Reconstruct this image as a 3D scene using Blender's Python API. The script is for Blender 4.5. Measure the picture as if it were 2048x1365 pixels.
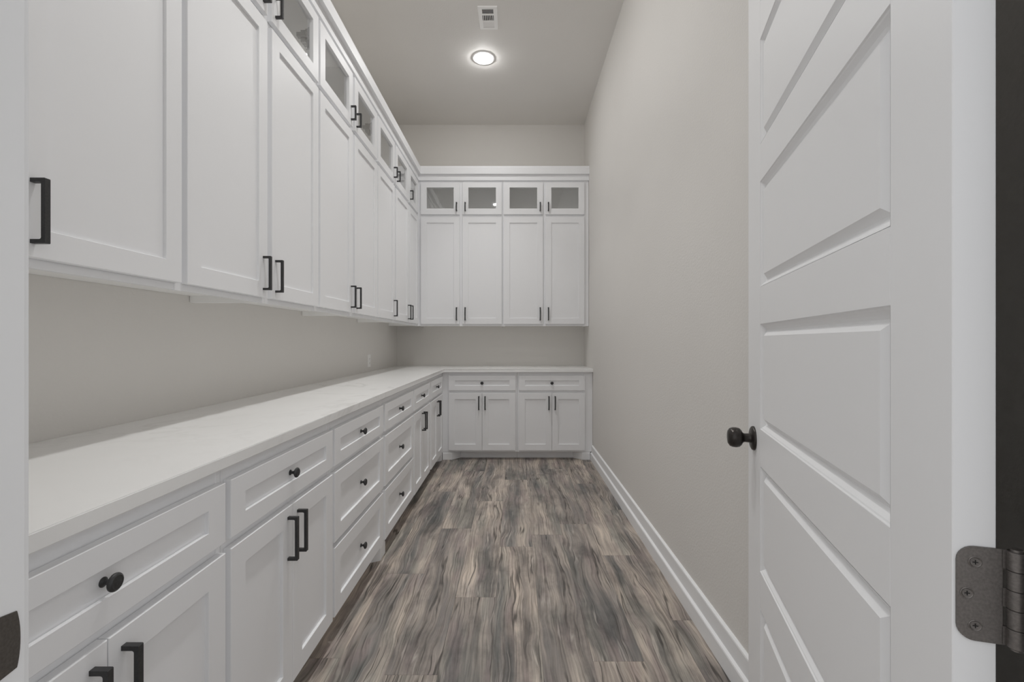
import bpy, bmesh, math, random
from mathutils import Vector, Matrix
random.seed(7)
PI = math.pi
for o in list(bpy.data.objects): bpy.data.objects.remove(o)
scene = bpy.context.scene
C = scene.collection

# ------------------------------------------------------------------ camera
F_PX, VPX, VPY, CAM_H = 910.0, 1030.0, 682.0, 1.1985
cam_d = bpy.data.cameras.new('camera')
cam = bpy.data.objects.new('camera', cam_d)
C.objects.link(cam)
cam.location = (0, 0, CAM_H)
cam.rotation_euler = (PI/2, 0, 0)
cam_d.sensor_fit = 'HORIZONTAL'
cam_d.sensor_width = 36.0
cam_d.lens = F_PX/2048*36.0
cam_d.shift_x = -(VPX-1024)/2048
cam_d.shift_y = (VPY-682.5)/2048
cam_d.clip_start = 0.02
scene.camera = cam

# ------------------------------------------------------------------ world, exposure
world = bpy.data.worlds.new('world')
scene.world = world
world.use_nodes = True
bg = world.node_tree.nodes['Background']
bg.inputs[0].default_value = (0.98, 0.99, 1.0, 1)
bg.inputs[1].default_value = 0.9
LAMP = 160.0          # radiance of the downlight diffusers
BEAM = 3.1          # watts in each downlight's downward beam
SPREAD = math.radians(80)
scene.cycles.max_bounces = 10
scene.cycles.diffuse_bounces = 8
scene.cycles.glossy_bounces = 3
scene.cycles.transmission_bounces = 2
scene.view_settings.view_transform = 'Standard'
scene.view_settings.look = 'None'
scene.view_settings.gamma = 1.0
scene.view_settings.use_curve_mapping = False
scene.view_settings.exposure = 0.0

# ------------------------------------------------------------------ dimensions
XL, XR, YB, ZC = -1.3356, 0.782, 5.15, 3.645      # side walls, back wall, ceiling
YF0, YF1 = 0.30, 0.42                              # door wall
JL, JR, HEAD = -0.4516, 0.472, 2.462               # door opening
XB, XBF = -0.735, -0.715                           # left base frame / fronts
XU = -1.035                                        # left wall-cabinet frame
YBB, YUB = 4.58, 4.82                              # back frame planes

# ------------------------------------------------------------------ materials
def nodemat(name):
    m = bpy.data.materials.new(name); m.use_nodes = True
    nt = m.node_tree; b = nt.nodes['Principled BSDF']
    return m, nt, b
def N(nt, t, **kw):
    n = nt.nodes.new(t)
    for k, v in kw.items(): setattr(n, k, v)
    return n
def coords(nt, scale=(1,1,1)):
    tc = N(nt, 'ShaderNodeTexCoord'); mp = N(nt, 'ShaderNodeMapping')
    mp.inputs['Scale'].default_value = scale
    nt.links.new(tc.outputs['Object'], mp.inputs['Vector'])
    return mp.outputs['Vector']
def noise(nt, vec, scale, detail=2, rough=.5, dist=0.0):
    n = N(nt, 'ShaderNodeTexNoise')
    n.inputs['Scale'].default_value = scale; n.inputs['Detail'].default_value = detail
    n.inputs['Roughness'].default_value = rough; n.inputs['Distortion'].default_value = dist
    nt.links.new(vec, n.inputs['Vector'])
    return n.outputs['Fac']
def ramp(nt, fac, stops):
    r = N(nt, 'ShaderNodeValToRGB'); e = r.color_ramp.elements
    while len(e) < len(stops): e.new(.5)
    for i, (p, c) in enumerate(stops):
        e[i].position = p; e[i].color = c if len(c) == 4 else (*c, 1)
    nt.links.new(fac, r.inputs['Fac'])
    return r.outputs['Color']
def bump(nt, b, h, strength, dist=.01):
    n = N(nt, 'ShaderNodeBump'); n.inputs['Strength'].default_value = strength
    n.inputs['Distance'].default_value = dist
    nt.links.new(h, n.inputs['Height']); nt.links.new(n.outputs['Normal'], b.inputs['Normal'])
def mix(nt, fac, a, b, mode='MIX'):
    n = N(nt, 'ShaderNodeMix', data_type='RGBA', blend_type=mode)
    for s, v in ((0, fac), (6, a), (7, b)):
        if hasattr(v, 'links') or isinstance(v, bpy.types.NodeSocket): nt.links.new(v, n.inputs[s])
        else: n.inputs[s].default_value = v if s == 0 else (*v, 1)
    return n.outputs[2]
def math_(nt, op, a, b=None, clamp=False):
    n = N(nt, 'ShaderNodeMath', operation=op, use_clamp=clamp)
    for i, v in enumerate((a, b)):
        if v is None: continue
        if isinstance(v, bpy.types.NodeSocket): nt.links.new(v, n.inputs[i])
        else: n.inputs[i].default_value = v
    return n.outputs[0]

def paint(name, col, rough, tex_scale, tex_strength, var=.02, spec=.5, bdist=.002):
    m, nt, b = nodemat(name)
    v = coords(nt)
    f = noise(nt, v, 1.3, 3)
    c = ramp(nt, f, [(.3, tuple(x*(1-var) for x in col)), (.7, tuple(min(1, x*(1+var)) for x in col))])
    nt.links.new(c, b.inputs['Base Color'])
    b.inputs['Roughness'].default_value = rough
    b.inputs['Specular IOR Level'].default_value = spec
    if tex_strength:
        bump(nt, b, noise(nt, v, tex_scale, 3, .55), tex_strength, bdist)
    return m
M_WALL = paint('wall_paint', (.730, .711, .683), .62, 110, .32, .012, .35, .003)
M_CEIL = paint('ceiling_paint', (.775, .757, .732), .7, 110, .25, .015, .3, .003)
M_WHITE = paint('cabinet_paint', (.855, .86, .875), .42, 240, .03, .008, .38)
M_TRIM = paint('trim_paint', (.86, .865, .875), .42, 160, .04, .01, .45)
M_INNER = paint('cabinet_interior', (.93, .93, .92), .5, 120, .02, .01, .4)
M_PLATE = paint('white_plastic', (.93, .925, .915), .35, 200, .02, .01, .5)

def metal(name, col, rough, metallic, scale=260, bs=.05):
    m, nt, b = nodemat(name); v = coords(nt)
    f = noise(nt, v, scale, 2)
    c = ramp(nt, f, [(.3, tuple(x*.85 for x in col)), (.7, tuple(x*1.12 for x in col))])
    nt.links.new(c, b.inputs['Base Color'])
    b.inputs['Roughness'].default_value = rough; b.inputs['Metallic'].default_value = metallic
    bump(nt, b, f, bs, .0005)
    return m
M_PULL = metal('matte_black_metal', (.046, .046, .047), .46, .35)
M_BRONZE = metal('dark_bronze', (.042, .037, .034), .30, .6)
M_HINGE = metal('satin_bronze', (.20, .185, .175), .45, .75, 400)
M_STRIKE = metal('aged_bronze', (.12, .108, .098), .5, .7, 400)
M_STEEL = metal('brushed_steel', (.34, .34, .34), .4, .85)
M_DARK = paint('dark_void', (.012, .012, .012), .8, 50, 0)

def glass_mat():
    m, nt, b = nodemat('clear_glass')
    out = [n for n in nt.nodes if n.type == 'OUTPUT_MATERIAL'][0]
    nt.nodes.remove(b)
    t = N(nt, 'ShaderNodeBsdfTransparent'); g = N(nt, 'ShaderNodeBsdfGlossy')
    t.inputs['Color'].default_value = (1, 1, 1, 1)
    g.inputs['Roughness'].default_value = .015
    v = coords(nt); bn = N(nt, 'ShaderNodeBump'); bn.inputs['Strength'].default_value = .04
    bn.inputs['Distance'].default_value = .002
    nt.links.new(noise(nt, v, 5, 1), bn.inputs['Height']); nt.links.new(bn.outputs[0], g.inputs['Normal'])
    fr = N(nt, 'ShaderNodeFresnel'); fr.inputs['IOR'].default_value = 1.52
    ge = N(nt, 'ShaderNodeNewGeometry')
    k = math_(nt, 'MULTIPLY', math_(nt, 'MULTIPLY', fr.outputs[0], 2.3, True), math_(nt, 'SUBTRACT', 1.0, ge.outputs['Backfacing']))
    ms = N(nt, 'ShaderNodeMixShader')
    nt.links.new(k, ms.inputs[0]); nt.links.new(t.outputs[0], ms.inputs[1]); nt.links.new(g.outputs[0], ms.inputs[2])
    nt.links.new(ms.outputs[0], out.inputs['Surface'])
    return m
M_GLASS = glass_mat()

def lamp_mat():
    m, nt, b = nodemat('lit_diffuser')
    b.inputs['Base Color'].default_value = (.9, .9, .9, 1)
    b.inputs['Emission Color'].default_value = (1, .995, .985, 1)
    b.inputs['Emission Strength'].default_value = LAMP
    return m
M_LAMP = lamp_mat()

def quartz():
    m, nt, b = nodemat('white_quartz'); v = coords(nt)
    w = noise(nt, v, 1.1, 5, .6, 1.2)
    a = math_(nt, 'ABSOLUTE', math_(nt, 'SUBTRACT', w, .5))
    vein = ramp(nt, a, [(0.0, (1,1,1)), (.022, (0,0,0))])
    patch = noise(nt, v, .9, 2)
    k = math_(nt, 'MULTIPLY', vein, ramp(nt, patch, [(.45, (0,0,0)), (.7, (.34,.34,.34))]))
    base = ramp(nt, noise(nt, v, 2.2, 4), [(.3, (.86, .86, .855)), (.7, (.90, .90, .895))])
    nt.links.new(mix(nt, k, base, (.52, .51, .50)), b.inputs['Base Color'])
    b.inputs['Roughness'].default_value = .22
    return m
M_QUARTZ = quartz()

def wood(name):
    """grey-washed vinyl plank: long tan and blue-grey bands, fine wavy grain, cracks and knots"""
    m, nt, b = nodemat(name)
    tc = N(nt, 'ShaderNodeTexCoord'); oi = N(nt, 'ShaderNodeObjectInfo')
    off = N(nt, 'ShaderNodeCombineXYZ')
    nt.links.new(math_(nt, 'MULTIPLY', oi.outputs['Random'], 17.3), off.inputs[0])
    nt.links.new(math_(nt, 'MULTIPLY', oi.outputs['Random'], 93.7), off.inputs[1])
    add = N(nt, 'ShaderNodeVectorMath', operation='ADD')
    nt.links.new(tc.outputs['Object'], add.inputs[0]); nt.links.new(off.outputs[0], add.inputs[1])
    P = add.outputs[0]
    def sc(vec, s):
        n = N(nt, 'ShaderNodeVectorMath', operation='MULTIPLY'); n.inputs[1].default_value = s
        nt.links.new(vec, n.inputs[0]); return n.outputs[0]
    # gentle lateral warp so that grain wanders
    wob = noise(nt, sc(P, (3.4, 1.15, 1)), 1.5, 2, .45)
    wob2 = noise(nt, sc(P, (12, 3.2, 1)), 1.6, 2, .5)
    wx = math_(nt, 'ADD', math_(nt, 'MULTIPLY', math_(nt, 'SUBTRACT', wob, .5), .085),
               math_(nt, 'MULTIPLY', math_(nt, 'SUBTRACT', wob2, .5), .026))
    cw = N(nt, 'ShaderNodeCombineXYZ'); nt.links.new(wx, cw.inputs[0])
    a2 = N(nt, 'ShaderNodeVectorMath', operation='ADD')
    nt.links.new(P, a2.inputs[0]); nt.links.new(cw.outputs[0], a2.inputs[1]); W = a2.outputs[0]
    # broad colour bands
    bands = noise(nt, sc(W, (5.6, .55, 1)), 1.5, 4, .56)
    tone = ramp(nt, bands, [(.26, (.090, .088, .086)), (.36, (.132, .125, .119)), (.435, (.182, .162, .148)),
                            (.51, (.240, .210, .186)), (.59, (.300, .262, .230)), (.74, (.355, .312, .275))])
    hue = noise(nt, sc(W, (4.6, .8, 1)), 1.6, 3, .5)
    hk = ramp(nt, hue, [(.52, (0,0,0)), (.62, (1,1,1))])
    blue = mix(nt, .80, tone, (.64, .70, .715), 'MULTIPLY')
    col = mix(nt, hk, tone, blue)
    mh = ramp(nt, noise(nt, sc(P, (5, 1.1, 1)), 2.7, 2), [(.52, (0,0,0)), (.66, (1,1,1))])
    col = mix(nt, math_(nt, 'MULTIPLY', mh, .55), col, (.185, .150, .145))
    # smoky cross patches
    smoke = noise(nt, sc(W, (4.2, 1.9, 1)), 1.5, 5, .62)
    col = mix(nt, 1.0, col, ramp(nt, smoke, [(.33, (.56, .57, .585)), (.50, (1.0, 1.0, 1.0)), (.68, (1.20, 1.19, 1.17))]), 'MULTIPLY')
    # fine grain
    g1 = noise(nt, sc(W, (150, 2.6, 1)), 1.0, 4, .62)
    g2 = noise(nt, sc(W, (46, 1.3, 1)), 1.0, 3, .6)
    gm = math_(nt, 'ADD', math_(nt, 'MULTIPLY', g1, .55), math_(nt, 'MULTIPLY', g2, .45))
    col = mix(nt, 1.0, col, ramp(nt, gm, [(.36, (.56, .55, .54)), (.50, (1, 1, 1)), (.64, (1.34, 1.33, 1.31))]), 'MULTIPLY')
    # cathedral growth rings, in places
    wv = N(nt, 'ShaderNodeTexWave', wave_type='BANDS', bands_direction='X', wave_profile='SIN')
    nt.links.new(sc(W, (1, .06, 1)), wv.inputs['Vector'])
    wv.inputs['Scale'].default_value = 22; wv.inputs['Distortion'].default_value = 3.2
    wv.inputs['Detail'].default_value = 2.0; wv.inputs['Detail Scale'].default_value = .9
    rings = ramp(nt, wv.outputs['Fac'], [(.0, (.70, .69, .67)), (.28, (1, 1, 1)), (.85, (1.05, 1.05, 1.04)), (1, (1.16, 1.15, 1.13))])
    where = ramp(nt, noise(nt, sc(P, (6, 1.1, 1)), 1.3, 1), [(.50, (0,0,0)), (.62, (.9,.9,.9))])
    col = mix(nt, where, col, mix(nt, 1.0, col, rings, 'MULTIPLY'))
    # cracks: thin dark zero-lines
    cr = noise(nt, sc(W, (15, .55, 1)), 1.0, 2, .5)
    ca = math_(nt, 'ABSOLUTE', math_(nt, 'SUBTRACT', cr, .5))
    cmask = ramp(nt, noise(nt, sc(P, (7, 3.0, 1)), 1.2, 2), [(.46, (0,0,0)), (.56, (1,1,1))])
    crk = math_(nt, 'MULTIPLY', ramp(nt, ca, [(.0, (1,1,1)), (.004, (1,1,1)), (.015, (0,0,0))]), cmask)
    col = mix(nt, math_(nt, 'MULTIPLY', crk, .78), col, (.030, .026, .023))
    # thin pale streaks
    pl = noise(nt, sc(W, (33, 1.2, 1)), 1.0, 2, .5)
    pa = math_(nt, 'ABSOLUTE', math_(nt, 'SUBTRACT', pl, .52))
    pm = ramp(nt, noise(nt, sc(P, (9, 2.2, 1)), 1.4, 2), [(.50, (0,0,0)), (.62, (1,1,1))])
    col = mix(nt, math_(nt, 'MULTIPLY', math_(nt, 'MULTIPLY', ramp(nt, pa, [(.0, (1,1,1)), (.026, (0,0,0))]), pm), .42), col, (.50, .455, .41))
    # knots
    vo = N(nt, 'ShaderNodeTexVoronoi', feature='F1'); vo.inputs['Scale'].default_value = 1.0
    nt.links.new(sc(P, (4.2, 2.2, .001)), vo.inputs['Vector'])
    kr = math_(nt, 'ADD', vo.outputs['Distance'], math_(nt, 'MULTIPLY', math_(nt, 'SUBTRACT', wob2, .5), .05))
    kn = ramp(nt, kr, [(.0, (1,1,1)), (.024, (.95,.95,.95)), (.034, (.25,.25,.25)), (.060, (0,0,0))])
    col = mix(nt, math_(nt, 'MULTIPLY', kn, .8), col, (.045, .034, .027))
    # per-plank lightness
    pv = ramp(nt, oi.outputs['Random'], [(0, (1.30, 1.31, 1.32)), (.5, (1.48, 1.48, 1.47)), (1, (1.62, 1.60, 1.58))])
    col = mix(nt, 1.0, col, pv, 'MULTIPLY')
    nt.links.new(col, b.inputs['Base Color'])
    b.inputs['Roughness'].default_value = .50
    b.inputs['Specular IOR Level'].default_value = .32
    bump(nt, b, math_(nt, 'SUBTRACT', gm, math_(nt, 'MULTIPLY', crk, .6)), .22, .0015)
    return m
M_WOOD = wood('grey_oak_plank')

# ------------------------------------------------------------------ helpers
def tag(o, label=None, cat=None, group=None, kind=None):
    if label: o['label'] = label
    if cat: o['category'] = cat
    if group: o['group'] = group
    if kind: o['kind'] = kind
    return o
def empty(name, loc, rz=0, **kw):
    o = bpy.data.objects.new(name, None); C.objects.link(o)
    o.location = loc; o.rotation_euler = (0, 0, rz); o.empty_display_size = .1
    return tag(o, **kw)
def obj(name, bm, m, parent=None, loc=None, smooth=False, **kw):
    bmesh.ops.recalc_face_normals(bm, faces=bm.faces)
    me = bpy.data.meshes.new(name); bm.to_mesh(me); bm.free()
    me.materials.append(m)
    if smooth:
        for p in me.polygons: p.use_smooth = True
        try: me.set_sharp_from_angle(angle=math.radians(38))
        except Exception: pass
    o = bpy.data.objects.new(name, me); C.objects.link(o)
    if parent: o.parent = parent
    if loc: o.location = loc
    return tag(o, **kw)
def link_copy(o, parent, loc=None, name=None):
    c = o.copy(); C.objects.link(c); c.parent = parent
    if loc is not None: c.location = loc
    return c
def box(bm, x0, x1, y0, y1, z0, z1, bev=0, seg=1):
    vs = [bm.verts.new((x, y, z)) for x in (x0, x1) for y in (y0, y1) for z in (z0, z1)]
    f = [(0,1,3,2), (4,6,7,5), (0,4,5,1), (2,3,7,6), (0,2,6,4), (1,5,7,3)]
    fs = [bm.faces.new([vs[i] for i in q]) for q in f]
    if bev:
        es = list({e for q in fs for e in q.edges})
        bmesh.ops.bevel(bm, geom=es, offset=bev, segments=seg, affect='EDGES', profile=.5)
def loft(bm, loops, close=False, cap0=False, cap1=False):
    """rectangular loops (x0,x1,z0,z1,y) bridged one to the next"""
    rs = [[bm.verts.new(p) for p in ((x0,y,z0),(x1,y,z0),(x1,y,z1),(x0,y,z1))] for x0,x1,z0,z1,y in loops]
    n = len(rs)
    for i in range(n if close else n-1):
        a, b = rs[i], rs[(i+1) % n]
        for k in range(4):
            bm.faces.new((a[k], a[(k+1) % 4], b[(k+1) % 4], b[k]))
    if cap0: bm.faces.new(rs[0])
    if cap1: bm.faces.new(rs[-1])
def lathe(bm, prof, axis='-y', seg=28, loc=(0,0,0)):
    """prof: (radius, distance along axis)"""
    rings = []
    for r, d in prof:
        ring = []
        for k in range(seg):
            a = 2*PI*k/seg; u, v = r*math.cos(a), r*math.sin(a)
            p = {'-y': (u, -d, v), 'z': (u, v, d), '-z': (u, v, -d)}[axis]
            ring.append(bm.verts.new(Vector(p)+Vector(loc)))
        rings.append(ring)
    for a, b in zip(rings, rings[1:]):
        for k in range(seg): bm.faces.new((a[k], a[(k+1) % seg], b[(k+1) % seg], b[k]))
    bm.faces.new(rings[0]); bm.faces.new(rings[-1])
def prism(bm, pts, f0, f1):
    """polygon pts mapped by f0/f1 to the two end loops"""
    a = [bm.verts.new(f0(*p)) for p in pts]; b = [bm.verts.new(f1(*p)) for p in pts]
    n = len(pts)
    for k in range(n): bm.faces.new((a[k], a[(k+1) % n], b[(k+1) % n], b[k]))
    bm.faces.new(a); bm.faces.new(b)

# ------------------------------------------------------------------ shell
def struct(name, bm, m, label, cat, **kw): return obj(name, bm, m, kind='structure', label=label, cat=cat, **kw)
bm = bmesh.new(); box(bm, XL-.12, XL, YF0, YB+.12, 0, ZC)
struct('wall_left', bm, M_WALL, 'greige left wall behind the long run of cabinets', 'wall')
bm = bmesh.new(); box(bm, XR, XR+.12, YF0, YB+.12, 0, ZC)
struct('wall_right', bm, M_WALL, 'bare greige right wall with a fine orange-peel texture', 'wall')
bm = bmesh.new(); box(bm, XL, XR, YB, YB+.12, 0, ZC)
struct('wall_back', bm, M_WALL, 'greige end wall behind the short run of cabinets', 'wall')
bm = bmesh.new()
box(bm, XL, JL-.018, YF0, YF1, 0, ZC); box(bm, JR+.018, XR, YF0, YF1, 0, ZC)
box(bm, JL-.018, JR+.018, YF0, YF1, HEAD+.018, ZC)
struct('wall_front', bm, M_WALL, 'wall with the doorway the view looks through', 'wall')
bm = bmesh.new(); box(bm, XL-.12, XR+.12, YF0, YB+.12, ZC, ZC+.1)
struct('ceiling', bm, M_CEIL, 'greige ceiling with a lit downlight and an air register', 'ceiling')

# floor: slab plus single planks
bm = bmesh.new(); box(bm, -2.6, 2.2, -3.0, YB+.12, -.06, -.006)
floor = struct('floor', bm, M_WOOD, 'grey-washed wood plank floor running the length of the aisle', 'floor')
PW, PL, PX0 = .19, 1.273, -.848
joints = [1.717, 2.34, 1.631, 2.125, 2.647, 2.81, 1.70, 2.54, 1.95]
meshes = {}
def plank(x, w, y0, y1):
    key = (round(w, 3), round(y1-y0, 3))
    if key not in meshes:
        bm = bmesh.new(); c = .0010; hw, hl = w/2, (y1-y0)/2
        lo = [bm.verts.new((sx*hw, sy*hl, -.0058)) for sx, sy in ((-1,-1),(1,-1),(1,1),(-1,1))]
        mi = [bm.verts.new((sx*hw, sy*hl, -c)) for sx, sy in ((-1,-1),(1,-1),(1,1),(-1,1))]
        to = [bm.verts.new((sx*(hw-c), sy*(hl-c), 0)) for sx, sy in ((-1,-1),(1,-1),(1,1),(-1,1))]
        for a, b in ((lo, mi), (mi, to)):
            for k in range(4): bm.faces.new((a[k], a[(k+1) % 4], b[(k+1) % 4], b[k]))
        bm.faces.new(to); bm.faces.new(lo)
        bmesh.ops.recalc_face_normals(bm, faces=bm.faces)
        me = bpy.data.meshes.new('plank'); bm.to_mesh(me); bm.free(); me.materials.append(M_WOOD)
        meshes[key] = me
    o = bpy.data.objects.new('plank', meshes[key]); C.objects.link(o)
    o.location = (x+w/2, (y0+y1)/2, 0); o.parent = floor
for c, j in enumerate(joints):
    x0 = PX0+c*PW; w = min(PW, XR-x0)
    y = j
    while y > YF0+.001: y -= PL
    while y < YB-.001:
        y0, y1 = max(y, YF0), min(y+PL, YB)
        if y1-y0 > .02: plank(x0, w, y0, y1)
        y += PL

# baseboard: stepped profile  (proud, z)
BASE = [(0,0), (.024,0), (.024,.066), (.022,.071), (.0125,.077), (.0125,.138), (.011,.143), (.004,.148), (0,.148)]
def f_right(y): return lambda p, z: (XR-p, y, z)
bm = bmesh.new(); prism(bm, BASE, f_right(YF1+.013), f_right(YBB-.002))
struct('baseboard_right', bm, M_TRIM, 'white stepped baseboard along the right wall', 'baseboard')

# door jamb and casing on the pantry side
def jamb():
    bm = bmesh.new()
    box(bm, JL-.018, JL, YF0-.002, YF1, 0, HEAD, .0012)
    box(bm, JR, JR+.018, YF0-.002, YF1, 0, HEAD, .0012)
    box(bm, JL-.018, JR+.018, YF0-.002, YF1, HEAD, HEAD+.018, .0012)
    # door stop
    box(bm, JL, JL+.011, YF0+.03, YF1-.042, 0, HEAD, .001)
    box(bm, JL, JR, YF0+.03, YF1-.042, HEAD-.011, HEAD, .001)
    box(bm, JR-.011, JR, YF0+.03, YF1-.042, 0, HEAD, .001)
    o = struct('trim_1', bm, M_TRIM, 'white painted door jamb at the left edge of the view', 'door jamb')
    bm = bmesh.new()
    box(bm, JL-.094, JL-.0065, YF1, YF1+.010, 0, HEAD+.09, .0015)
    box(bm, JR+.016, JR+.10, YF1, YF1+.010, 0, HEAD+.09, .0015)
    box(bm, JL-.0065, JR+.016, YF1, YF1+.010, HEAD+.008, HEAD+.09, .0015)
    struct('trim_2', bm, M_TRIM, 'white door casing on the pantry side of the doorway', 'casing')
    # strike plate (curved lip)
    bm = bmesh.new()
    z0, z1, yA, yB = .900, .957, .386, .4143
    n = 10; pts = [(yA, z0), (yA+.006, z0-.0)]
    for k in range(n+1):
        t = k/n; pts.append((yB-.0028*abs(2*t-1)**2.2, z0+.003+(z1-z0-.006)*t))
    pts += [(yA+.006, z1), (yA, z1)]
    prism(bm, pts, lambda y, z: (JL+.0002, y, z), lambda y, z: (JL+.0014, y, z))
    obj('strike_plate', bm, M_STRIKE, o)
    return o
jamb()

# ------------------------------------------------------------------ hardware meshes
def pull_bm(L, P=.032, t=.0085, w=.0115, f=.004):
    """bar pull, local: back at y=0, bar towards -y, along z, width along x"""
    bm = bmesh.new()
    c = .0012; fx, z0, z1 = -P+t+f, t+f, L-t-f
    inner = [(0,t)]+[(fx+f*math.cos(PI*1.5-PI/2*k/3), z0+f*math.sin(PI*1.5-PI/2*k/3)) for k in range(4)] \
          + [(fx+f*math.cos(PI-PI/2*k/3), z1+f*math.sin(PI-PI/2*k/3)) for k in range(4)]+[(0,L-t)]
    outer = [(0,0), (fx,0), (-P+c,0), (-P,c), (-P,z0), (-P,z1), (-P,L-c), (-P+c,L), (fx,L), (0,L)]
    vo = [[bm.verts.new((x, y, z)) for y, z in outer] for x in (-w/2, w/2)]
    vi = [[bm.verts.new((x, y, z)) for y, z in inner] for x in (-w/2, w/2)]
    n = len(outer)
    for k in range(n-1):
        bm.faces.new((vo[0][k], vo[0][k+1], vi[0][k+1], vi[0][k])); bm.faces.new((vo[1][k], vo[1][k+1], vi[1][k+1], vi[1][k]))
        bm.faces.new((vo[0][k], vo[0][k+1], vo[1][k+1], vo[1][k])); bm.faces.new((vi[0][k], vi[0][k+1], vi[1][k+1], vi[1][k]))
    for k in (0, n-1): bm.faces.new((vo[0][k], vi[0][k], vi[1][k], vo[1][k]))
    return bm
def knob_bm():
    bm = bmesh.new()
    lathe(bm, [(.0088,0), (.0088,.0015), (.0070,.0030), (.0050,.0048), (.0046,.0085), (.0050,.0115), (.0075,.0145),
               (.0125,.0172), (.0155,.0198), (.0160,.0222), (.0150,.0244), (.0125,.0262), (.0118,.0268), (.0108,.0264),
               (.006,.0274), (.001,.0277)], seg=26)
    return bm
def hinge_bm():
    """concealed cabinet hinge, local: door back at y=0, arm into +y; hinge side at x=0, cup towards +x"""
    bm = bmesh.new()
    lathe(bm, [(.0175,-.010), (.0175,0)], '-y', 20, (.030,.010,0))
    box(bm, .004, .040, .001, .013, -.024, .024, .003)
    box(bm, .002, .030, .013, .030, -.017, .017, .003)
    box(bm, -.004, .022, .026, .078, -.010, .012, .002)
    box(bm, -.006, .010, .036, .062, -.032, .030, .002)
    lathe(bm, [(.0042,-.0), (.0042,-.004)], 'z', 10, (.012,.070,.014))
    return bm
def mesh_of(name, bm, m, smooth=False):
    o = obj(name, bm, m, smooth=smooth); me = o.data
    bpy.data.objects.remove(o); return me
ME_PULL = mesh_of('handle', pull_bm(.137), M_PULL)
ME_PULL_S = mesh_of('handle', pull_bm(.089), M_PULL)
ME_KNOB = mesh_of('knob', knob_bm(), M_PULL, True)
ME_HINGE = mesh_of('hinge', hinge_bm(), M_STEEL)
def inst(name, me, parent, loc, sx=1):
    o = bpy.data.objects.new(name, me); C.objects.link(o); o.parent = parent; o.location = loc
    if sx != 1: o.scale = (sx, 1, 1)
    return o

# ------------------------------------------------------------------ cabinet pieces (local: x width, -y out into the room, z up)
T = .020
PANE_TILT = 0.0
def front(name, parent, x0, x1, z0, z1, stile=.062, rail=.062, rail_b=None, kind='panel', pull=None, knob=False, hinge=None):
    """shaker door or drawer front; origin at its lower left back corner"""
    w, h = x1-x0, z1-z0; rb = rail_b or rail; c = .0014; d = .0095
    bm = bmesh.new()
    ix0, ix1, iz0, iz1 = stile, w-stile, rb, h-rail
    loft(bm, [(0,w,0,h,0), (0,w,0,h,-T+c), (c,w-c,c,h-c,-T), (ix0-.0008,ix1+.0008,iz0-.0008,iz1+.0008,-T),
              (ix0,ix1,iz0,iz1,-T+.0008), (ix0,ix1,iz0,iz1,0)], close=True)
    o = obj(name, bm, M_WHITE, parent, (x0, -.0006, z0))
    bm = bmesh.new()
    if kind == 'panel':
        box(bm, ix0-.0004, ix1+.0004, -T+d, -T+d+.006, iz0-.0004, iz1+.0004)
        obj('panel', bm, M_WHITE, o)
    else:
        box(bm, ix0-.004, ix1+.004, -.0050, -.0022, iz0-.004, iz1+.004)
        pn = obj('pane', bm, M_GLASS, o)
        pn.rotation_euler.z = PANE_TILT
    if pull:
        side, zz, small = pull
        inst('handle', ME_PULL_S if small else ME_PULL, o, (.030 if side == 'l' else w-.030, -T+.0003, zz-z0))
    if knob: inst('knob', ME_KNOB, o, (w/2, -T+d+.0003 if h < .16 or True else -T, h/2))
    if hinge:
        # hinge on the inside of the stile opposite the pull
        inst('hinge', ME_HINGE, o, (.012 if hinge == 'l' else w-.012, .002, 2.762-z0), 1 if hinge == 'l' else -1)
    return o

ZU0, ZU1 = 1.353, 2.93          # wall cabinets
LD = (1.375, 2.506)             # lower doors
GD = (2.533, 2.872)             # glass doors
def wall_cabinet(loc, rz, W, doors, label, group, left_pad=0, right_pad=0, D=.299):
    t = empty('wall_cabinet', loc, rz, label=label, cat='cabinet', group=group)
    bm = bmesh.new(); s = .016; q = .0008
    box(bm, q, s, .019, D, ZU0+.003, ZU1); box(bm, W-s, W-q, .019, D, ZU0+.003, ZU1)
    box(bm, s, W-s, .019, D, 1.383, 1.397); box(bm, s, W-s, .019, D, 2.505, 2.520)
    box(bm, s, W-s, .019, D, ZU1-.015, ZU1); box(bm, s, W-s, D-.006, D, 1.397, ZU1-.015)
    obj('carcass', bm, M_INNER, t)
    # face frame: stiles slightly proud of the rails
    bm = bmesh.new()
    st = [(q, max(.022, doors[0][0]+.006)), (min(W-.022, doors[-1][1]-.006), W-q)]
    for a, b in zip(doors, doors[1:]):
        m_ = (a[1]+b[0])/2; st.append((m_-.016, m_+.016))
    for a, b in st: box(bm, a, b, 0, .019, ZU0, ZU1, .0008)
    st.sort()
    for (a0, a1), (b0, b1) in zip(st, st[1:]):
        for z0, z1 in ((ZU0+.0015, 1.402), (2.486, 2.552), (2.855, ZU1)):
            box(bm, a1-.0005, b0+.0005, .0016, .018, z0, z1)
    obj('face_frame', bm, M_WHITE, t)
    for x0, x1, ps, pg in doors:
        front('door', t, x0, x1, *LD, pull=(ps, 1.403 if rz else 1.413, False))
        front('glass_door', t, x0, x1, *GD, rail=.055, rail_b=.062, kind='glass', pull=(pg, 2.566, True), hinge='l' if pg == 'r' else 'r')
    return t

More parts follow.
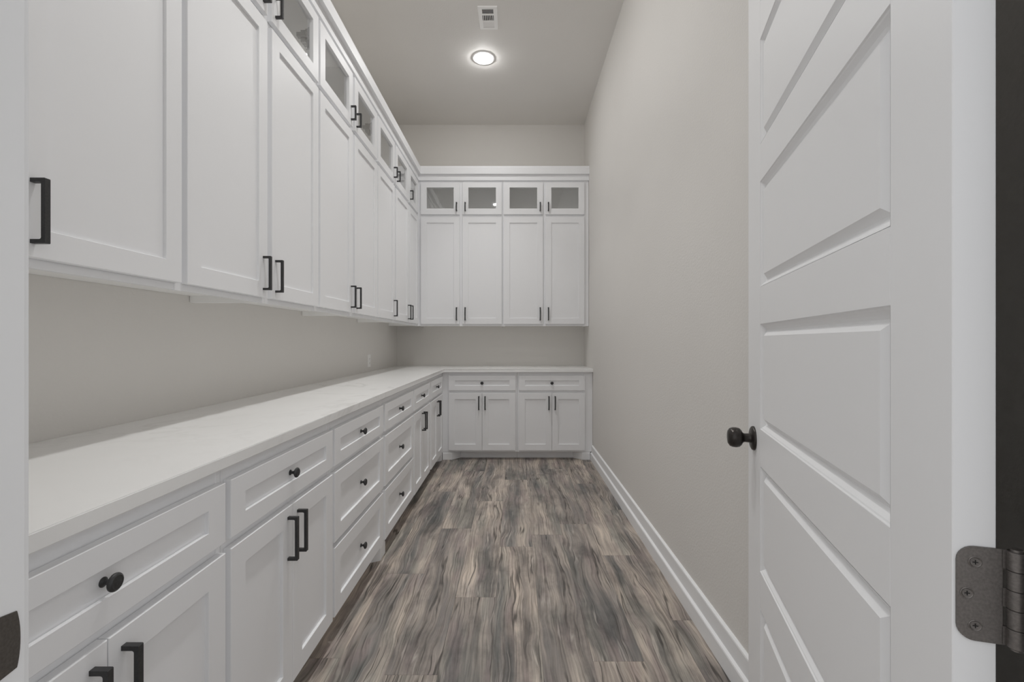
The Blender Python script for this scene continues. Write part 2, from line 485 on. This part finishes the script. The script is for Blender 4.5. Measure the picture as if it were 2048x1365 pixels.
GU = 'tall wall cabinets along the left wall'
def upper_left(y0, y1, doors, label):
    global PANE_TILT
    PANE_TILT = math.radians(.08)      # panes sit a hair out of true in their rebates
    return wall_cabinet((XU, y0, 0), PI/2, y1-y0, [(a-y0, b-y0, s, g) for a, b, s, g in doors], label, GU)
upper_left(.4305, .905, [(.450,.892,'r','r')], 'white shaker wall cabinet closest to the doorway, hidden behind the left jamb')
upper_left(.905, 1.883, [(.927,1.3865,'l','l'), (1.410,1.866,'r','r')], 'nearest visible white wall cabinet on the left, its widest-looking doors beside the jamb')
upper_left(1.883, 2.866, [(1.9,2.3505,'l','l'), (2.373,2.8475,'r','r')], 'second white wall cabinet from the doorway, with the downlight mirrored in its glass door')
upper_left(2.866, 3.861, [(2.885,3.353,'l','l'), (3.378,3.843,'r','r')], 'third white wall cabinet along the left wall, in the middle of the far half')
upper_left(3.861, YUB, [(3.881,4.345,'r','l'), (4.375,4.768,'l','l')], 'last white wall cabinet on the left wall, running into the far corner')
GV = 'tall wall cabinets on the end wall'
def upper_back(x0, x1, doors, label):
    global PANE_TILT
    PANE_TILT = 0.0
    return wall_cabinet((x0, YUB, 0), 0, x1-x0, [(a-x0, b-x0, s, g) for a, b, s, g in doors], label, GV, D=.328)
upper_back(XU+.001, -.129, [(-.9945,-.585,'r','r'), (-.554,-.140,'l','l')], 'left of the two white wall cabinets on the end wall, touching the corner')
upper_back(-.129, XR-.001, [(-.1187,.2954,'r','r'), (.3217,.733,'l','l')], 'right of the two white wall cabinets on the end wall, against the bare wall')

# crown, mitred in the corner (proud, z)
CROWN = [(-.019,2.893), (.020,2.893), (.020,2.952), (.046,2.952), (.046,3.016), (.040,3.036), (-.019,3.036)]
def cl(y_of): return lambda p, z: (XU+p, y_of(p), z)
bm = bmesh.new(); prism(bm, CROWN, lambda p, z: (XU+p, YF1+.011, z), lambda p, z: (XU+p, YUB-p, z))
obj('crown_moulding', bm, M_WHITE, label='white stepped crown moulding topping the left wall cabinets', cat='crown moulding')
bm = bmesh.new(); prism(bm, CROWN, lambda p, z: (XU+p, YUB-p, z), lambda p, z: (XR-.0005, YUB-p, z))
obj('crown_moulding', bm, M_WHITE, label='white stepped crown moulding topping the cabinets on the end wall', cat='crown moulding')

# ------------------------------------------------------------------ base cabinets
ZB0, ZB1 = .080, .884
DR = (.700, .848); DO = (.098, .674); D2 = (.396, .673); D3 = (.100, .374)
def base_cabinet(loc, rz, W, fx0, fx1, kind, label, group, D=.590, toe=.075, foot_l=None, foot_r=None, toe_mat=None, cuts=()):
    t = empty('base_cabinet', loc, rz, label=label, cat='cabinet', group=group)
    q = .0008; s = .016
    bm = bmesh.new()
    box(bm, q, s, .019, D, ZB0+.004, ZB1); box(bm, W-s, W-q, .019, D, ZB0+.004, ZB1)
    box(bm, s, W-s, .019, D, ZB0+.006, ZB0+.02); box(bm, s, W-s, D-.006, D, ZB0+.02, ZB1)
    obj('carcass', bm, M_INNER, t)
    bm = bmesh.new()
    a = max(.018, fx0+.008); b = min(W-.018, fx1-.008)
    box(bm, q, a, 0, .019, ZB0, ZB1, .0008); box(bm, b, W-q, 0, .019, ZB0, ZB1, .0008)
    rails = [(ZB0+.001, .115), (.664, .712), (.836, ZB1)]
    if kind == 'drawers': rails.append((.364, .406))
    for z0, z1 in rails: box(bm, a-.0005, b+.0005, .001, .018, z0, z1)
    obj('face_frame', bm, M_WHITE, t)
    w = fx1-fx0; mid = (fx0+fx1)/2
    front('drawer', t, fx0, fx1, *DR, rail=.048, knob=True)
    if kind == 'drawers':
        front('drawer', t, fx0, fx1, *D2, knob=True); front('drawer', t, fx0, fx1, *D3, knob=True)
    else:
        front('door', t, fx0, mid-.0012, *DO, pull=('r', .507, False))
        front('door', t, mid+.0012, fx1, *DO, pull=('l', .507, False))
    bm = bmesh.new(); box(bm, q, W-q, toe, toe+.016, 0.0005, ZB0+.004)
    obj('toe_kick', bm, M_WHITE, t)
    # furniture feet: blocks that come forward to the frame, with a splayed return
    for ft in (foot_l, foot_r):
        if not ft: continue
        x_out, x_in, sp = ft       # outer edge, inner edge of the flat face, splay run along x
        bm = bmesh.new()
        def ring(z, g):
            sg = 1 if x_in > x_out else -1
            return [bm.verts.new(p) for p in ((x_out, toe-.001, z), (x_out, .002-g, z), (x_in+sg*g*.4, .002-g, z), (x_in+sg*(sp+g*.6), toe-.001, z))]
        rs = [ring(.0005, .004), ring(.062, .004), ring(.068, .002), ring(.073, .0), ring(ZB0-.0005, .0)]
        for a_, b_ in zip(rs, rs[1:]):
            for k in range(4): bm.faces.new((a_[k], a_[(k+1) % 4], b_[(k+1) % 4], b_[k]))
        bm.faces.new(rs[0]); bm.faces.new(rs[-1])
        obj('foot', bm, M_TRIM, t)
    return t
GB = 'base cabinets along the left wall'
def base_left(y0, y1, f0, f1, kind, label, **kw):
    return base_cabinet((XB, y0, 0), PI/2, y1-y0, f0-y0, f1-y0, kind, label, GB, **kw)
base_left(.4305, 1.135, .475, 1.124, 'doors', 'white base cabinet closest to the viewer, one drawer above two doors beside the jamb')
base_left(1.135, 1.795, 1.1455, 1.785, 'doors', 'second white base cabinet on the left, drawer over doors, just before the drawer stacks')
base_left(1.795, 2.488, 1.805, 2.469, 'drawers', 'nearer of the two white three-drawer base cabinets')
dcab = base_left(2.488, 3.217, 2.507, 3.205, 'drawers', 'farther of the two white three-drawer base cabinets', foot_l=(.082, -.010, .042))
base_left(3.217, 3.855, 3.229, 3.827, 'doors', 'white drawer-over-doors base cabinet just beyond the three-drawer cabinets')
base_left(3.855, YBB-.0005, 3.884, 4.50, 'doors', 'last white base cabinet on the left run, ending in the far inside corner', foot_r=(YBB-3.855-.004, YBB-3.855-.045, .062))
GC = 'base cabinets on the end wall'
base_cabinet((XB, YBB, 0), 0, .0215-XB, -.6656-XB, .0048-XB, 'doors', 'left of the two white base cabinets on the end wall', GC, D=.565, toe=.082, foot_l=(.006, .098, .078))
base_cabinet((.0215, YBB, 0), 0, XR-.0215-.001, .038-.0215, .702-.0215, 'doors', 'right of the two white base cabinets on the end wall, against the bare wall', GC, D=.565, toe=.082, foot_r=(XR-.0215-.026, .676-.0215, .082))

# worktop
bm = bmesh.new()
xc, yc, z0, z1 = -.710, 4.543, .8845, .9155
pts = [(XL+.001, YF1+.011), (xc, YF1+.011), (xc, yc), (XR-.0008, yc), (XR-.0008, YB-.001), (XL+.001, YB-.001)]
prism(bm, pts, lambda x, y: (x, y, z0), lambda x, y: (x, y, z1))
es = [e for e in bm.edges if all(abs(v.co.x-xc) < 1e-5 for v in e.verts) and abs(e.verts[0].co.z-e.verts[1].co.z) < 1e-6
      or all(abs(v.co.y-yc) < 1e-5 for v in e.verts) and abs(e.verts[0].co.z-e.verts[1].co.z) < 1e-6]
bmesh.ops.bevel(bm, geom=es, offset=.002, segments=2, affect='EDGES')
obj('worktop', bm, M_QUARTZ, label='L-shaped white quartz worktop with faint grey veins over all base cabinets', cat='worktop')

# socket plate on the left wall
p = empty('socket_plate', (XL, 4.16, 1.016), PI/2, label='white wall socket plate above the worktop near the far left corner', cat='socket')
bm = bmesh.new(); loft(bm, [(-.035,.035,-.0575,.0575,0), (-.035,.035,-.0575,.0575,-.003), (-.033,.033,-.0555,.0555,-.0055)], cap0=True, cap1=True)
obj('plate', bm, M_PLATE, p)
for zz in (-.020, .020):
    bm = bmesh.new(); lathe(bm, [(.0165,.0052), (.0165,.0070), (.0155,.0076)], '-y', 20)
    so = obj('socket', bm, M_PLATE, p, (0, 0, zz))
    bm = bmesh.new(); box(bm, -.0065, -.0045, -.0080, -.0070, -.004, .005); box(bm, .0045, .0065, -.0080, -.0070, -.004, .005)
    lathe(bm, [(.0025,.0070), (.0025,.0080)], '-y', 10, (0,0,-.009))
    obj('slot', bm, M_DARK, so)

# ------------------------------------------------------------------ ceiling fittings
def downlight(x, y, label):
    t = empty('ceiling_downlight', (x, y, ZC), label=label, cat='ceiling light', group='recessed ceiling downlights in a row')
    bm = bmesh.new(); lathe(bm, [(.100,.0), (.100,.0015), (.096,.0035), (.086,.0050), (.074,.0050), (.066,.003)], '-z', 48)
    obj('trim_ring', bm, M_PLATE, t, smooth=True)
    bm = bmesh.new(); lathe(bm, [(.062,.002), (.062,.0085), (.058,.0135), (.046,.018), (.028,.0215), (.004,.023)], '-z', 40)
    obj('diffuser', bm, M_LAMP, t, smooth=True)
    ld = bpy.data.lights.new('beam', 'AREA'); ld.shape = 'DISK'; ld.size = .12; ld.energy = BEAM; ld.spread = SPREAD
    ld.color = (1, .995, .985)
    l = bpy.data.objects.new('beam', ld); C.objects.link(l); l.parent = t; l.location = (0, 0, -.0245)
downlight(-.272, 3.935, 'round white recessed downlight, lit, in the far part of the ceiling')
downlight(-.30, 2.62, 'round recessed downlight in the ceiling above the middle of the aisle')
downlight(-.33, 1.49, 'round recessed downlight in the ceiling just inside the doorway')

t = empty('air_register', (-.2025, 3.445, ZC), label='small rectangular white air register in the ceiling before the downlight', cat='vent')
bm = bmesh.new()
hx, hy = .0725, .124; ox, oy = .042, .098
def rl(x, y, z): return [bm.verts.new(q) for q in ((-x,-y,z), (x,-y,z), (x,y,z), (-x,y,z))]
rs = [rl(hx,hy,0), rl(hx,hy,-.002), rl(hx-.004,hy-.004,-.006), rl(ox,oy,-.006), rl(ox,oy,0)]
for i in range(5):
    a, b = rs[i], rs[(i+1) % 5]
    for k in range(4): bm.faces.new((a[k], a[(k+1) % 4], b[(k+1) % 4], b[k]))
obj('frame', bm, M_PLATE, t)
bm = bmesh.new(); box(bm, -ox, ox, -oy, oy, -.0012, -.0004); obj('duct_opening', bm, M_DARK, t)
for y in (-.040, .028):
    bm = bmesh.new(); box(bm, -ox, ox, y-.006, y+.006, -.0062, -.0015); obj('crossbar', bm, M_PLATE, t)
def slat(x0, x1, y0, y1, tilt, along):
    bm = bmesh.new()
    if along == 'x': pts = [(-.0045,-.0055), (-.0035,-.0062), (.0045*1,-.002), (.0035,-.0014)]
    else: pts = [(-.003,-.0060), (-.002,-.0066), (.003,-.0020), (.002,-.0015)]
    if tilt < 0: pts = [(-a, b) for a, b in pts]
    if along == 'x': prism(bm, pts, lambda a, z: (x0, (y0+y1)/2+a, z), lambda a, z: (x1, (y0+y1)/2+a, z))
    else: prism(bm, pts, lambda a, z: ((x0+x1)/2+a, y0, z), lambda a, z: ((x0+x1)/2+a, y1, z))
    obj('slat', bm, M_PLATE, t)
for k in range(4): y = -.088+.0125*k; slat(-ox, ox, y, y, 1, 'x')
for k in range(6): x = -.034+.0136*k; slat(x, x, -.034, .022, 1, 'y')
for k in range(7): y = .0365+.0090*k; slat(-ox, ox, y, y, -1, 'x')

# ------------------------------------------------------------------ open panelled door
th = math.atan(258/910)
W, H, TD = .914, 2.44, .035
# local frame: x from the hinge edge to the free edge, y = thickness (0 = visible face, +y to the hidden face)
door = empty('door_1', (.433, .4506, .008), PI/2-th, label='white six-panel interior door standing open against the right wall', cat='door', kind='structure')
# local +y must point to the right/near side: mirror thickness into -y
SG = -1
def dbox(name, x0, x1, z0, z1):
    bm = bmesh.new(); box(bm, x0, x1, SG*TD, 0, z0, z1, .0008)
    obj(name, bm, M_TRIM, door)
ST_H, ST_F = .118, .138
P_H, R_H, BOT = .2755, .0990, .2095
dbox('stile', 0, ST_H, 0, H); dbox('stile', W-ST_F, W, 0, H)
zs = []; z = BOT
for k in range(6): zs.append((z, z+P_H)); z += P_H+R_H
prev = 0
for k, (a, b) in enumerate(zs+[(H, H)]):
    dbox('rail', ST_H, W-ST_F, prev, a); prev = b
for a, b in zs:
    bm = bmesh.new(); x0, x1 = ST_H, W-ST_F
    for s, y0 in ((1, 0), (-1, SG*TD)):
        def L(g, d): return (x0+g, x1-g, a+g, b-g, y0-s*d)
        loft(bm, [L(0, .0), L(.0015, .0025), L(.004, .0035), L(.010, .0095), L(.0155, .0122), L(.0190, .0120), L(.0305, .0022), L(.034, .0022)], cap1=True)
    bmesh.ops.remove_doubles(bm, verts=bm.verts, dist=1e-6)
    obj('panel', bm, M_TRIM, door)
# knob set
def kb(s):
    y0 = 0 if s > 0 else SG*TD
    k = empty('x', (0,0,0)); bpy.data.objects.remove(k)
    bm = bmesh.new()
    prof_r = [(.0333,0), (.0333,.003), (.0315,.006), (.027,.0085), (.020,.0095)]
    prof_k = [(.0135,.009), (.0125,.014), (.0120,.024), (.0145,.029), (.0215,.0325), (.0262,.038), (.0278,.046), (.0272,.055), (.0245,.062), (.018,.0665), (.009,.068), (.001,.0682)]
    def lz(bm, prof):
        rings = []
        for r, d in prof:
            rings.append([bm.verts.new((r*math.cos(2*PI*i/36), y0+s*d, r*math.sin(2*PI*i/36))) for i in range(36)])
        for a, b in zip(rings, rings[1:]):
            for i in range(36): bm.faces.new((a[i], a[(i+1) % 36], b[(i+1) % 36], b[i]))
        bm.faces.new(rings[0]); bm.faces.new(rings[-1])
    lz(bm, prof_k)
    o = obj('door_knob', bm, M_BRONZE, door, (W-.070, 0, .920), smooth=True)
    bm = bmesh.new(); lz(bm, prof_r); obj('rosette', bm, M_BRONZE, o, smooth=True)
kb(1)
# latch plate on free edge
bm = bmesh.new(); box(bm, W, W+.0012, -.030, -.006, .892, .948, .0004); obj('latch_plate', bm, M_STRIKE, door)
# hinges: leaf let into the hinge edge, barrel past the hidden face
def hinge(zc):
    hh = .046; R = .0145
    bm = bmesh.new()
    # leaf lies on plane x = 0 (hinge edge), y from -.0022 to behind the hidden face
    ya, yb = -.0025, -TD-.0035
    pts = []
    for cz, s0 in ((zc-hh+R, PI*1.5), (zc+hh-R, 0)):
        for k in range(7):
            a = (0 if s0 == 0 else -PI/2)+PI/2*k/6
            pts.append((ya-R+R*math.cos(a), cz+R*math.sin(a)))
    pts += [(yb, zc+hh), (yb, zc-hh)]
    prism(bm, pts, lambda y, z: (-.0002, y, z), lambda y, z: (-.0022, y, z))
    o = obj('hinge', bm, M_HINGE, door)
    for y, z in ((-.017, zc+.031), (-.0105, zc-.0), (-.017, zc-.031)):
        bm = bmesh.new()
        rings = []
        for r, x in ((.0056,-.0021), (.0056,-.0025), (.0050,-.0028), (.0043,-.0024), (.0040,-.0029), (.0012,-.0027)):
            rings.append([bm.verts.new((x, y+r*math.cos(2*PI*i/18), z+r*math.sin(2*PI*i/18))) for i in range(18)])
        for a, b in zip(rings, rings[1:]):
            for i in range(18): bm.faces.new((a[i], a[(i+1) % 18], b[(i+1) % 18], b[i]))
        bm.faces.new(rings[0]); bm.faces.new(rings[-1])
        s_ = obj('screw', bm, M_HINGE, o)
        bm = bmesh.new(); box(bm, -.00305, -.0026, y-.0022, y+.0022, z-.0004, z+.0004); box(bm, -.00305, -.0026, y-.0004, y+.0004, z-.0022, z+.0022)
        obj('screw_slot', bm, M_DARK, o)
    # barrel of five knuckles
    n = 5; kh = 2*hh/n; bx, by, br = -.0045, -TD-.0125, .0070
    for k in range(n):
        bm = bmesh.new(); za = zc-hh+k*kh
        if k % 2 == 0: box(bm, -.0022, -.0002, by, yb+.0005, za+.0002, za+kh-.0002)
        else: box(bm, .0003, .0022, by-.006, by, za+.0002, za+kh-.0002)
        lathe(bm, [(br-.0006, za+.0002), (br, za+.0008), (br, za+kh-.0008), (br-.0006, za+kh-.0002)], 'z', 24, (bx, by, 0))
        obj('knuckle', bm, M_HINGE, o, smooth=True)
    bm = bmesh.new(); lathe(bm, [(.0045, zc-hh-.0022), (.0045, zc+hh+.0022)], 'z', 18, (bx, by, 0))
    obj('pin', bm, M_HINGE, o, smooth=True)
for zc in (.23, .9435, 1.66, 2.28): hinge(zc)
